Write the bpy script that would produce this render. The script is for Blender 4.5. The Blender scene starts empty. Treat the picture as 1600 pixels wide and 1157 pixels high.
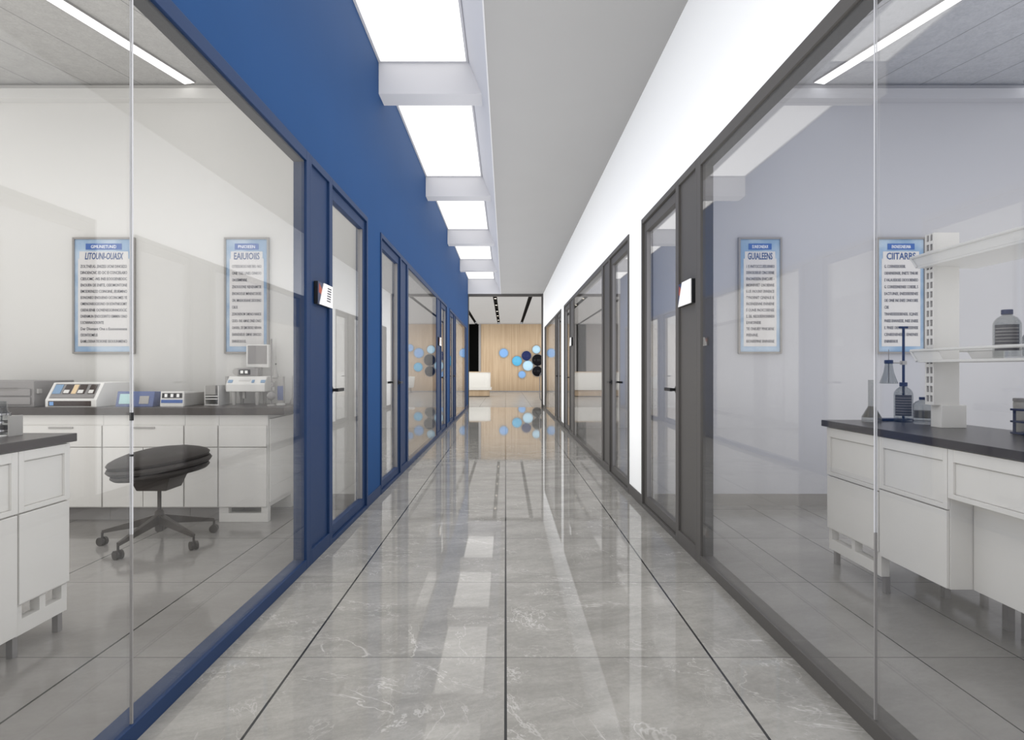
import bpy, bmesh, math, random
from mathutils import Vector, Matrix
random.seed(7)
S = bpy.context.scene
COL = S.collection
PI = math.pi

# ------------------------------------------------------------------ camera, world, exposure
H = 1.12
FPX = 906.0
cam_d = bpy.data.cameras.new('camera')
cam = bpy.data.objects.new('camera', cam_d)
COL.objects.link(cam)
cam.location = (0, 0, H)
cam.rotation_euler = (PI / 2, 0, 0)
cam_d.sensor_width = 36
cam_d.lens = FPX / 1600 * 36
cam_d.shift_x = 10 / 1600
cam_d.clip_start = 0.02
S.camera = cam
AMB = 0.3
W = bpy.data.worlds.new('world')
S.world = W
W.use_nodes = True
W.node_tree.nodes['Background'].inputs[0].default_value = (1, 0.99, 0.985, 1)
W.node_tree.nodes['Background'].inputs[1].default_value = AMB
S.view_settings.view_transform = 'Standard'
S.view_settings.look = 'None'
S.view_settings.exposure = 0.0
S.view_settings.gamma = 1
S.view_settings.use_curve_mapping = False
S.cycles.max_bounces = 14
S.cycles.diffuse_bounces = 6
S.cycles.glossy_bounces = 8
S.cycles.transparent_max_bounces = 32
S.cycles.sample_clamp_indirect = 6
S.cycles.use_fast_gi = True          # added ambient fill without a source, brightens every diffuse surface
S.cycles.fast_gi_method = 'ADD'
W.light_settings.ao_factor = 1.0
W.light_settings.distance = 1.2
S.cycles.caustics_reflective = False
S.cycles.caustics_refractive = False

SKY_E = 1.6       # skylight panels
STRIP_L = 2.8    # linear lamps, west lab
STRIP_R = 2.8    # linear lamps, east lab
STRIP_FAR = 2.0   # linear lamps, rooms further on

# ------------------------------------------------------------------ materials
def nt(m):
    m.use_nodes = True
    return m.node_tree

def mat(name, col, rough=0.5, metal=0.0, spec=0.5, coat=0.0, emit=None, es=0, trans=0, ior=1.5, noise=0.0, nscale=8):
    m = bpy.data.materials.new(name)
    t = nt(m)
    b = t.nodes['Principled BSDF']
    b.inputs['Base Color'].default_value = (*col, 1)
    b.inputs['Roughness'].default_value = rough
    b.inputs['Metallic'].default_value = metal
    b.inputs['Specular IOR Level'].default_value = spec
    b.inputs['Coat Weight'].default_value = coat
    b.inputs['Transmission Weight'].default_value = trans
    b.inputs['IOR'].default_value = ior
    if emit:
        b.inputs['Emission Color'].default_value = (*emit, 1)
        b.inputs['Emission Strength'].default_value = es
    if noise:
        g = t.nodes.new('ShaderNodeNewGeometry')
        n = t.nodes.new('ShaderNodeTexNoise')
        n.inputs['Scale'].default_value = nscale
        n.inputs['Detail'].default_value = 5
        t.links.new(g.outputs['Position'], n.inputs['Vector'])
        mx = t.nodes.new('ShaderNodeMix')
        mx.data_type = 'RGBA'
        mx.inputs['A'].default_value = (*[c * (1 - noise) for c in col], 1)
        mx.inputs['B'].default_value = (*[min(1, c * (1 + noise)) for c in col], 1)
        t.links.new(n.outputs['Fac'], mx.inputs['Factor'])
        t.links.new(mx.outputs['Result'], b.inputs['Base Color'])
    return m

class NB:
    """small helper for writing shader maths"""
    def __init__(s, m):
        s.t = nt(m)
        s.b = s.t.nodes['Principled BSDF']
    def n(s, k, **kw):
        x = s.t.nodes.new(k)
        for a, v in kw.items():
            setattr(x, a, v)
        return x
    def set(s, sock, v):
        if isinstance(v, (int, float, tuple)):
            sock.default_value = v
        else:
            s.t.links.new(v, sock)
    def math(s, op, a, b=0.0, c=0.0):
        x = s.n('ShaderNodeMath', operation=op)
        s.set(x.inputs[0], a); s.set(x.inputs[1], b)
        if len(x.inputs) > 2:
            s.set(x.inputs[2], c)
        return x.outputs[0]
    def pos(s):
        g = s.n('ShaderNodeNewGeometry')
        x = s.n('ShaderNodeSeparateXYZ')
        s.t.links.new(g.outputs['Position'], x.inputs[0])
        return x.outputs[0], x.outputs[1], x.outputs[2]
    def xyz(s, a, b, c):
        x = s.n('ShaderNodeCombineXYZ')
        for i, v in enumerate((a, b, c)):
            s.set(x.inputs[i], v)
        return x.outputs[0]
    def noise(s, vec, scale, detail=4, rough=0.5, dist=0.0):
        x = s.n('ShaderNodeTexNoise')
        s.t.links.new(vec, x.inputs['Vector'])
        x.inputs['Scale'].default_value = scale
        x.inputs['Detail'].default_value = detail
        x.inputs['Roughness'].default_value = rough
        x.inputs['Distortion'].default_value = dist
        return x.outputs['Fac']
    def mix(s, f, a, b):
        x = s.n('ShaderNodeMix', data_type='RGBA')
        s.set(x.inputs['Factor'], f)
        for k, v in (('A', a), ('B', b)):
            if isinstance(v, tuple):
                v = (*v, 1) if len(v) == 3 else v
            s.set(x.inputs[k], v)
        return x.outputs['Result']
    def ramp(s, f, lo, hi):
        x = s.n('ShaderNodeMapRange', interpolation_type='SMOOTHSTEP')
        s.set(x.inputs['Value'], f)
        x.inputs['From Min'].default_value = lo
        x.inputs['From Max'].default_value = hi
        return x.outputs[0]
    def line(s, v, pitch, off, half):
        """1 on a joint of half-width half repeating every pitch, else 0"""
        a = s.math('DIVIDE', s.math('SUBTRACT', v, off), pitch)
        a = s.math('FRACT', s.math('ADD', a, 0.5))
        a = s.math('ABSOLUTE', s.math('SUBTRACT', a, 0.5))
        return s.math('LESS_THAN', s.math('MULTIPLY', a, pitch), half)
    def index(s, v, pitch, off):
        return s.math('FLOOR', s.math('DIVIDE', s.math('SUBTRACT', v, off), pitch))

def tile_mat(name, c0, c1, vein, rough, ior=1.36, px=0.8, py=0.8, veins=1.0, hx=0.0045, hy=0.002, joint=(0.03, 0.03, 0.03), jointy=(0.09, 0.088, 0.085)):
    m = bpy.data.materials.new(name)
    k = NB(m)
    x, y, z = k.pos()
    ix, iy = k.index(x, px, 0.0), k.index(y, py, 0.658)
    wn = k.n('ShaderNodeTexWhiteNoise', noise_dimensions='3D')
    k.t.links.new(k.xyz(ix, iy, 3.3), wn.inputs['Vector'])
    off = k.math('MULTIPLY', wn.outputs['Value'], 37.0)
    sx = k.math('ADD', k.math('MULTIPLY', x, 0.8), k.math('MULTIPLY', y, 0.5))
    sy = k.math('SUBTRACT', k.math('MULTIPLY', y, 2.0), k.math('MULTIPLY', x, 0.7))
    vec = k.xyz(sx, sy, off)
    cloud = k.noise(vec, 2.2, 6, 0.62, 0.6)
    fine = k.noise(k.xyz(sx, k.math('MULTIPLY', sy, 2.0), off), 12.0, 8, 0.75)
    t = k.math('ADD', k.math('MULTIPLY', cloud, 0.75), k.math('MULTIPLY', fine, 0.35))
    grit = k.noise(k.xyz(x, y, off), 60, 6, 0.75)
    t = k.math('ADD', t, k.math('MULTIPLY', k.math('SUBTRACT', grit, 0.5), 0.35))
    col = k.mix(k.ramp(t, 0.34, 0.78), c0, c1)
    va = k.noise(k.xyz(k.math('ADD', x, k.math('MULTIPLY', y, 0.6)), k.math('MULTIPLY', y, 1.3), off), 1.5, 6, 0.6, 0.7)
    va = k.math('ABSOLUTE', k.math('SUBTRACT', va, 0.5))
    va = k.math('SUBTRACT', 1.0, k.ramp(va, 0.0, 0.007))
    vmask = k.ramp(k.noise(vec, 2.6, 3), 0.30, 0.66)
    vb = k.noise(k.xyz(k.math('MULTIPLY', x, 1.2), y, k.math('ADD', off, 9.0)), 3.0, 6, 0.62, 1.0)
    vb = k.math('ABSOLUTE', k.math('SUBTRACT', vb, 0.5))
    vb = k.math('MULTIPLY', k.math('SUBTRACT', 1.0, k.ramp(vb, 0.0, 0.010)), 0.45)
    v = k.math('MULTIPLY', k.math('MULTIPLY', k.math('ADD', va, vb), vmask), 0.42 * veins)
    col = k.mix(v, col, vein)
    col = k.mix(k.line(y, py, 0.658, hy), col, jointy)
    col = k.mix(k.line(x, px, 0.0, hx), col, joint)
    k.t.links.new(col, k.b.inputs['Base Color'])
    k.b.inputs['Roughness'].default_value = rough
    k.b.inputs['IOR'].default_value = ior
    return m

def ceiling_tile_mat(name, c, sgn):
    m = bpy.data.materials.new(name)
    k = NB(m)
    x, y, z = k.pos()
    u = k.math('ADD', k.math('MULTIPLY', x, sgn), k.math('MULTIPLY', k.math('SUBTRACT', y, 4.8), 0.27))
    n = k.noise(k.xyz(x, y, z), 55, 8, 0.75, 1.0)
    n2 = k.noise(k.xyz(x, y, z), 14, 4, 0.6)
    f = k.ramp(k.math('ADD', k.math('MULTIPLY', n, 0.7), k.math('MULTIPLY', n2, 0.3)), 0.3, 0.7)
    col = k.mix(f, tuple(v * 0.82 for v in c), tuple(min(1, v * 1.12) for v in c))
    col = k.mix(k.line(u, 0.42, 2.54, 0.003), col, (0.12, 0.12, 0.12))
    k.t.links.new(col, k.b.inputs['Base Color'])
    k.b.inputs['Roughness'].default_value = 0.9
    bp = k.n('ShaderNodeBump')
    bp.inputs['Strength'].default_value = 0.3
    bp.inputs['Distance'].default_value = 0.004
    k.t.links.new(n, bp.inputs['Height'])
    k.t.links.new(bp.outputs[0], k.b.inputs['Normal'])
    return m

def wood_mat(name, a, b):
    m = bpy.data.materials.new(name)
    k = NB(m)
    x, y, z = k.pos()
    v = k.xyz(x, y, k.math('MULTIPLY', z, 0.03))
    f = k.noise(v, 14, 5, 0.7)
    f2 = k.noise(k.xyz(x, y, k.math('MULTIPLY', z, 0.15)), 2.0, 3)
    f = k.ramp(k.math('ADD', k.math('MULTIPLY', f, 0.8), k.math('MULTIPLY', f2, 0.2)), 0.3, 0.7)
    col = k.mix(f, a, b)
    k.t.links.new(col, k.b.inputs['Base Color'])
    k.b.inputs['Roughness'].default_value = 0.45
    return m

def glass_mat(name, tint=(0.972, 0.974, 0.974), ior=1.52):
    m = bpy.data.materials.new(name)
    t = nt(m)
    t.nodes.remove(t.nodes['Principled BSDF'])
    out = t.nodes['Material Output']
    g = t.nodes.new('ShaderNodeNewGeometry')
    mr = t.nodes.new('ShaderNodeMapRange')      # same mirror strength on both faces of the sheet
    mr.inputs['To Min'].default_value = ior
    mr.inputs['To Max'].default_value = 1 / ior
    t.links.new(g.outputs['Backfacing'], mr.inputs['Value'])
    fr = t.nodes.new('ShaderNodeFresnel')
    t.links.new(mr.outputs[0], fr.inputs['IOR'])
    tr = t.nodes.new('ShaderNodeBsdfTransparent')
    tr.inputs[0].default_value = (*tint, 1)
    gl = t.nodes.new('ShaderNodeBsdfGlossy')
    gl.inputs['Roughness'].default_value = 0.0
    mx = t.nodes.new('ShaderNodeMixShader')
    t.links.new(fr.outputs[0], mx.inputs[0])
    t.links.new(tr.outputs[0], mx.inputs[1])
    t.links.new(gl.outputs[0], mx.inputs[2])
    t.links.new(mx.outputs[0], out.inputs[0])
    return m

def emit_mat(name, col, s):
    m = bpy.data.materials.new(name)
    t = nt(m)
    t.nodes.remove(t.nodes['Principled BSDF'])
    e = t.nodes.new('ShaderNodeEmission')
    e.inputs[0].default_value = (*col, 1)
    e.inputs[1].default_value = s
    t.links.new(e.outputs[0], t.nodes['Material Output'].inputs[0])
    return m

def poster_mat(name):
    m = bpy.data.materials.new(name)
    k = NB(m)
    x, y, z = k.pos()
    f = k.ramp(k.noise(k.xyz(x, y, z), 4.5, 3), 0.35, 0.65)
    k.t.links.new(k.mix(f, (0.21, 0.31, 0.44), (0.37, 0.45, 0.54)), k.b.inputs['Base Color'])
    k.b.inputs['Roughness'].default_value = 0.4
    return m

M = {}
M['blue'] = mat('blue paint', (0.014, 0.054, 0.155), 0.7, spec=0.2, noise=0.04, nscale=3)
M['blue_metal'] = mat('blue powder coat', (0.007, 0.026, 0.082), 0.5)
M['white_wall'] = mat('white wall paint', (0.94, 0.94, 0.925), 0.7, spec=0.2)
M['white'] = mat('white gloss board', (0.60, 0.585, 0.56), 0.4)
M['coffer'] = mat('white coffer paint', (0.60, 0.595, 0.61), 0.8)
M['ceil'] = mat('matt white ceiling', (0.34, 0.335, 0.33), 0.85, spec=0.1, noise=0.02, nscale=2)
M['grey_metal'] = mat('grey powder coat', (0.082, 0.077, 0.072), 0.45)
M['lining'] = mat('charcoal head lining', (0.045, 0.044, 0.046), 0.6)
M['edge_metal'] = mat('brushed grey edge', (0.35, 0.34, 0.34), 0.35, metal=0.6)
M['lab_wall'] = mat('warm white lab wall', (0.545, 0.535, 0.515), 0.65)
M['lab_wall_blue'] = mat('lavender grey lab wall', (0.388, 0.388, 0.408), 0.65)
M['room_wall'] = mat('soft grey room wall', (0.42, 0.41, 0.405), 0.7)
M['base_grey'] = mat('grey skirting', (0.22, 0.21, 0.20), 0.5)
M['floor'] = tile_mat('polished grey marble tile', (0.200, 0.192, 0.176), (0.296, 0.285, 0.263), (0.55, 0.535, 0.51), 0.03)
M['floor_lobby'] = tile_mat('satin grey lobby tile', (0.200, 0.190, 0.176), (0.280, 0.268, 0.250), (0.45, 0.44, 0.42), 0.22, ior=1.12, veins=0.4)
M['floor_w'] = tile_mat('dull grey floor tile', (0.190, 0.180, 0.170), (0.225, 0.215, 0.203), (0.3, 0.3, 0.3), 0.12, veins=0.15)
M['floor_e'] = tile_mat('narrow grey floor tile', (0.190, 0.183, 0.175), (0.230, 0.222, 0.212), (0.3, 0.3, 0.3), 0.12, px=0.4, veins=0.15, hx=0.003)
M['ceil_w'] = ceiling_tile_mat('warm grey fibre ceiling board', (0.345, 0.337, 0.322), -1.0)
M['ceil_e'] = ceiling_tile_mat('blue grey fibre ceiling board', (0.315, 0.32, 0.338), 1.0)
M['wood'] = wood_mat('pale wood veneer', (0.34, 0.245, 0.155), (0.45, 0.345, 0.235))
M['glass'] = glass_mat('clear sheet glass')
M['vial'] = glass_mat('thin clear vessel glass', (0.86, 0.87, 0.87), 1.6)
M['sky'] = emit_mat('skylight diffuser', (1, 0.99, 0.985), SKY_E)
M['strip_w'] = emit_mat('west lamp diffuser', (1, 0.98, 0.95), STRIP_L)
M['strip_e'] = emit_mat('east lamp diffuser', (0.97, 0.98, 1.0), STRIP_R)
M['strip_f'] = emit_mat('far room lamp diffuser', (1, 0.98, 0.95), STRIP_FAR)
M['down'] = emit_mat('downlight lens', (1, 0.9, 0.75), 3.0)
M['top_dark'] = mat('dark brown grey worktop', (0.065, 0.058, 0.055), 0.32)
M['top_navy'] = mat('dark navy worktop', (0.030, 0.028, 0.034), 0.3)
M['black'] = mat('black plastic', (0.012, 0.012, 0.013), 0.4)
M['void'] = mat('unlit black lining', (0.004, 0.004, 0.004), 0.9)
M['seat'] = mat('black seat vinyl', (0.024, 0.020, 0.018), 0.5)
M['stool_metal'] = mat('dark bronze metal', (0.050, 0.042, 0.038), 0.4, metal=0.3)
M['inst_white'] = mat('instrument white', (0.60, 0.59, 0.57), 0.4)
M['inst_grey'] = mat('instrument grey', (0.33, 0.32, 0.305), 0.5)
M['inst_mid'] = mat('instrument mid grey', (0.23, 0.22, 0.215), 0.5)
M['inst_dark'] = mat('instrument dark brown', (0.05, 0.038, 0.035), 0.4)
M['inst_blue'] = mat('instrument slate blue', (0.105, 0.135, 0.26), 0.4)
M['panel_blue'] = mat('panel steel blue', (0.17, 0.27, 0.40), 0.4)
M['label_blue'] = mat('label blue', (0.055, 0.115, 0.32), 0.45)
M['beige'] = mat('beige strip', (0.62, 0.47, 0.29), 0.5)
M['teal'] = mat('pale teal screen', (0.36, 0.53, 0.53), 0.3)
M['navy'] = mat('navy enamel', (0.018, 0.028, 0.075), 0.35)
M['paper'] = mat('off white paper', (0.54, 0.525, 0.515), 0.6)
M['poster'] = poster_mat('pale blue poster print')
M['frame_grey'] = mat('grey poster frame', (0.30, 0.285, 0.27), 0.4, metal=0.3)
M['ink'] = mat('dark print ink', (0.075, 0.075, 0.09), 0.6)
M['ink_blue'] = mat('blue print ink', (0.045, 0.085, 0.21), 0.6)
M['plastic'] = mat('milky plastic', (0.52, 0.515, 0.505), 0.35)
M['label_dark'] = mat('dark bottle label', (0.055, 0.055, 0.065), 0.5)
M['liquid'] = mat('grey powder filling', (0.16, 0.145, 0.13), 0.5)
M['red'] = mat('brick red print', (0.33, 0.07, 0.04), 0.5)
M['sign_white'] = mat('white sign face', (0.86, 0.85, 0.83), 0.4)
M['chrome'] = mat('chrome', (0.75, 0.75, 0.76), 0.12, metal=1.0)
M['disc_blue'] = mat('light blue enamel', (0.18, 0.34, 0.62), 0.5)
M['disc_cyan'] = mat('cyan gloss enamel', (0.08, 0.36, 0.58), 0.12, coat=0.5)
M['disc_pale'] = mat('pale blue gloss', (0.38, 0.57, 0.70), 0.12, coat=0.5)
M['disc_navy'] = mat('navy gloss', (0.014, 0.022, 0.085), 0.08, spec=0.3)
M['disc_black'] = mat('black gloss', (0.003, 0.003, 0.005), 0.06, spec=0.25)
M['desk_white'] = mat('white desk lacquer', (0.56, 0.55, 0.52), 0.3, coat=0.1)
M['dark_panel'] = mat('grey brown wall panel', (0.17, 0.155, 0.145), 0.5)
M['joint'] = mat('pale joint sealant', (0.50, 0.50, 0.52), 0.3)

# ------------------------------------------------------------------ mesh helpers
def box(bm, x0, x1, y0, y1, z0, z1, m=None):
    x0, x1 = min(x0, x1), max(x0, x1)
    y0, y1 = min(y0, y1), max(y0, y1)
    z0, z1 = min(z0, z1), max(z0, z1)
    v = [bm.verts.new(p) for p in ((x0, y0, z0), (x1, y0, z0), (x1, y1, z0), (x0, y1, z0),
                                   (x0, y0, z1), (x1, y0, z1), (x1, y1, z1), (x0, y1, z1))]
    if m is not None:
        for q in v:
            q.co = m @ q.co
    for f in ((0, 3, 2, 1), (4, 5, 6, 7), (0, 1, 5, 4), (1, 2, 6, 5), (2, 3, 7, 6), (3, 0, 4, 7)):
        bm.faces.new([v[i] for i in f])
    return v

def prism(bm, pts, a, b, axis):
    """extrude polygon pts along axis from a to b; pts are the other two coordinates in x,y,z order"""
    def P(p, t):
        return {'x': (t, p[0], p[1]), 'y': (p[0], t, p[1]), 'z': (p[0], p[1], t)}[axis]
    A = [bm.verts.new(P(p, a)) for p in pts]
    B = [bm.verts.new(P(p, b)) for p in pts]
    n = len(pts)
    bm.faces.new(A); bm.faces.new(B[::-1])
    for i in range(n):
        j = (i + 1) % n
        bm.faces.new((A[i], B[i], B[j], A[j]))

def lathe(bm, prof, cx=0, cy=0, n=32, sx=1.0, sy=1.0, m=None):
    rings = []
    for r, z in prof:
        if r < 1e-6:
            rings.append([bm.verts.new((cx, cy, z))])
        else:
            rings.append([bm.verts.new((cx + sx * r * math.cos(2 * PI * i / n), cy + sy * r * math.sin(2 * PI * i / n), z)) for i in range(n)])
    for a, b in zip(rings, rings[1:]):
        if len(a) == 1 and len(b) == 1:
            continue
        for i in range(n):
            j = (i + 1) % n
            if len(a) == 1:
                bm.faces.new((a[0], b[j], b[i]))
            elif len(b) == 1:
                bm.faces.new((a[i], a[j], b[0]))
            else:
                bm.faces.new((a[i], a[j], b[j], b[i]))
    if len(rings[0]) > 1:
        bm.faces.new(rings[0][::-1])
    if len(rings[-1]) > 1:
        bm.faces.new(rings[-1])
    if m is not None:
        for r in rings:
            for v in r:
                v.co = m @ v.co

def tube(bm, p, q, r, r2=None, n=16):
    p, q = Vector(p), Vector(q)
    d = (q - p)
    m = Matrix.Translation(p) @ d.to_track_quat('Z', 'Y').to_matrix().to_4x4()
    lathe(bm, [(r, 0), (r2 if r2 is not None else r, d.length)], n=n, m=m)

def obj(name, bm, m, parent=None, bevel=0.0, smooth=False, seg=2):
    bmesh.ops.recalc_face_normals(bm, faces=bm.faces)
    me = bpy.data.meshes.new(name)
    bm.to_mesh(me)
    bm.free()
    me.materials.append(M[m])
    o = bpy.data.objects.new(name, me)
    COL.objects.link(o)
    if smooth:
        for f in me.polygons:
            f.use_smooth = True
        try:
            me.set_sharp_from_angle(angle=math.radians(38))
        except Exception:
            pass
    if bevel:
        b = o.modifiers.new('bevel', 'BEVEL')
        b.width = bevel
        b.segments = seg
        b.limit_method = 'ANGLE'
    if parent is not None:
        o.parent = parent
    return o

def bx(name, m, x0, x1, y0, y1, z0, z1, parent=None, bevel=0.0):
    bm = bmesh.new()
    box(bm, x0, x1, y0, y1, z0, z1)
    return obj(name, bm, m, parent, bevel)

def struct(o, label=None):
    o['kind'] = 'structure'
    if label:
        o['label'] = label
    return o

def tag(o, label, cat, group=None):
    o['label'] = label
    o['category'] = cat
    if group:
        o['group'] = group
    return o

def thing(name, label, cat, loc, rotz=0, group=None):
    o = bpy.data.objects.new(name, None)
    o.empty_display_size = 0.1
    COL.objects.link(o)
    o.location = loc
    o.rotation_euler = (0, 0, rotz)
    return tag(o, label, cat, group)

def sroot(name, loc, label=None):
    o = bpy.data.objects.new(name, None)
    o.empty_display_size = 0.1
    COL.objects.link(o)
    o.location = loc
    return struct(o, label)

def text_bm(body, size, width=None, spacing=1.0, align='LEFT', shear=0.0, bold=0.0):
    """flat lettering in the x/z plane facing -y, bottom line at z=0"""
    cu = bpy.data.curves.new('lettering', 'FONT')
    cu.body = body
    cu.size = size
    cu.align_x = align
    cu.space_line = spacing
    cu.resolution_u = 2
    cu.shear = shear
    cu.offset = bold
    cu.extrude = 0.0004
    o = bpy.data.objects.new('lettering', cu)
    COL.objects.link(o)
    dg = bpy.context.evaluated_depsgraph_get()
    me = bpy.data.meshes.new_from_object(o.evaluated_get(dg))
    bm = bmesh.new()
    bm.from_mesh(me)
    bpy.data.objects.remove(o)
    bpy.data.curves.remove(cu)
    bpy.data.meshes.remove(me)
    xs = [v.co.x for v in bm.verts]
    k = 1.0
    if width and xs:
        k = width / (max(xs) - min(xs))
    for v in bm.verts:
        v.co = Vector((v.co.x * k, -v.co.z, v.co.y))
    return bm

# ------------------------------------------------------------------ the shell
XW = 1.125       # wall face
XF = 1.115       # frame face
XR = 1.225       # room face of the corridor wall
ZC = 3.40        # corridor ceiling
ZT = 2.355       # top of frames
YE = 17.45       # end of the corridor
YB = -3.0
RC = 3.456       # lab ceiling
XO = 5.6
RO = 0.07        # the east side runs a little further on

struct(bx('floor', 'floor', -1.16, 1.16, YB, YE, -0.1, 0.0))
struct(bx('floor.001', 'floor_lobby', -8, 8, YE, 30.0, -0.1, 0.0))
struct(bx('floor.002', 'floor_w', -XO, -1.16, YB, YE, -0.1, 0.0))
struct(bx('floor.003', 'floor_e', 1.16, XO, YB, YE, -0.1, 0.0))

# corridor ceiling with the skylight trough along the west wall
bm = bmesh.new()
prism(bm, [(-0.14, ZC), (XW, ZC), (XW, 3.95), (-0.33, 3.95), (-0.33, 3.86)], YB, YE, 'y')
struct(obj('ceiling', bm, 'ceil'))
bm = bmesh.new()   # the white sloping cheek of the trough
prism(bm, [(-0.145, ZC - 0.004), (-0.135, ZC - 0.004), (-0.32, 3.87), (-0.335, 3.87)], YB, YE, 'y')
struct(obj('trim_1', bm, 'coffer'))
struct(bx('ceiling.001', 'coffer', -XW, -0.325, YB, YE, 3.88, 3.95))
BEAMS = [-0.96, 2.09, 5.14, 8.17, 11.24, 14.27, 17.34]
for i, y in enumerate(BEAMS):
    bm = bmesh.new()
    zb = 3.57 if i < 6 else ZC
    xb = -0.33 + (3.86 - zb) / 0.46 * 0.19
    prism(bm, [(-XW, zb), (xb, zb), (-0.33, 3.86), (-0.33, 3.88), (-XW, 3.88)], y, min(y + 0.23, YE), 'y')
    struct(obj('trim_%d' % (i + 2), bm, 'coffer'))
order = ['behind the nearest crossbeam overhead', 'nearest and largest in the corridor trough', 'second largest, past the first white crossbeam',
         'third along the trough, past the second crossbeam', 'fourth along the trough, just before the smallest', 'smallest and farthest at the trough end']
edges = [(YB, BEAMS[0])] + [(BEAMS[i] + 0.23, BEAMS[i + 1]) for i in range(6)]
for i, (a, b) in enumerate(edges[1:]):
    t = thing('ceiling_light', 'white glowing skylight panel, ' + order[i], 'ceiling light', (-0.725, (a + b) / 2, 3.845), group='skylight panels in the corridor trough')
    h = (b - a) / 2
    bx('diffuser', 'sky', -0.38, 0.375, -h + 0.02, h - 0.02, 0.005, 0.018, t)
    bm = bmesh.new()
    box(bm, -0.40, -0.38, -h, h, 0, 0.034); box(bm, 0.375, 0.395, -h, h, 0, 0.034)
    box(bm, -0.38, 0.375, -h, -h + 0.02, 0, 0.034); box(bm, -0.38, 0.375, h - 0.02, h, 0, 0.034)
    obj('frame', bm, 'coffer', t)

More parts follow.
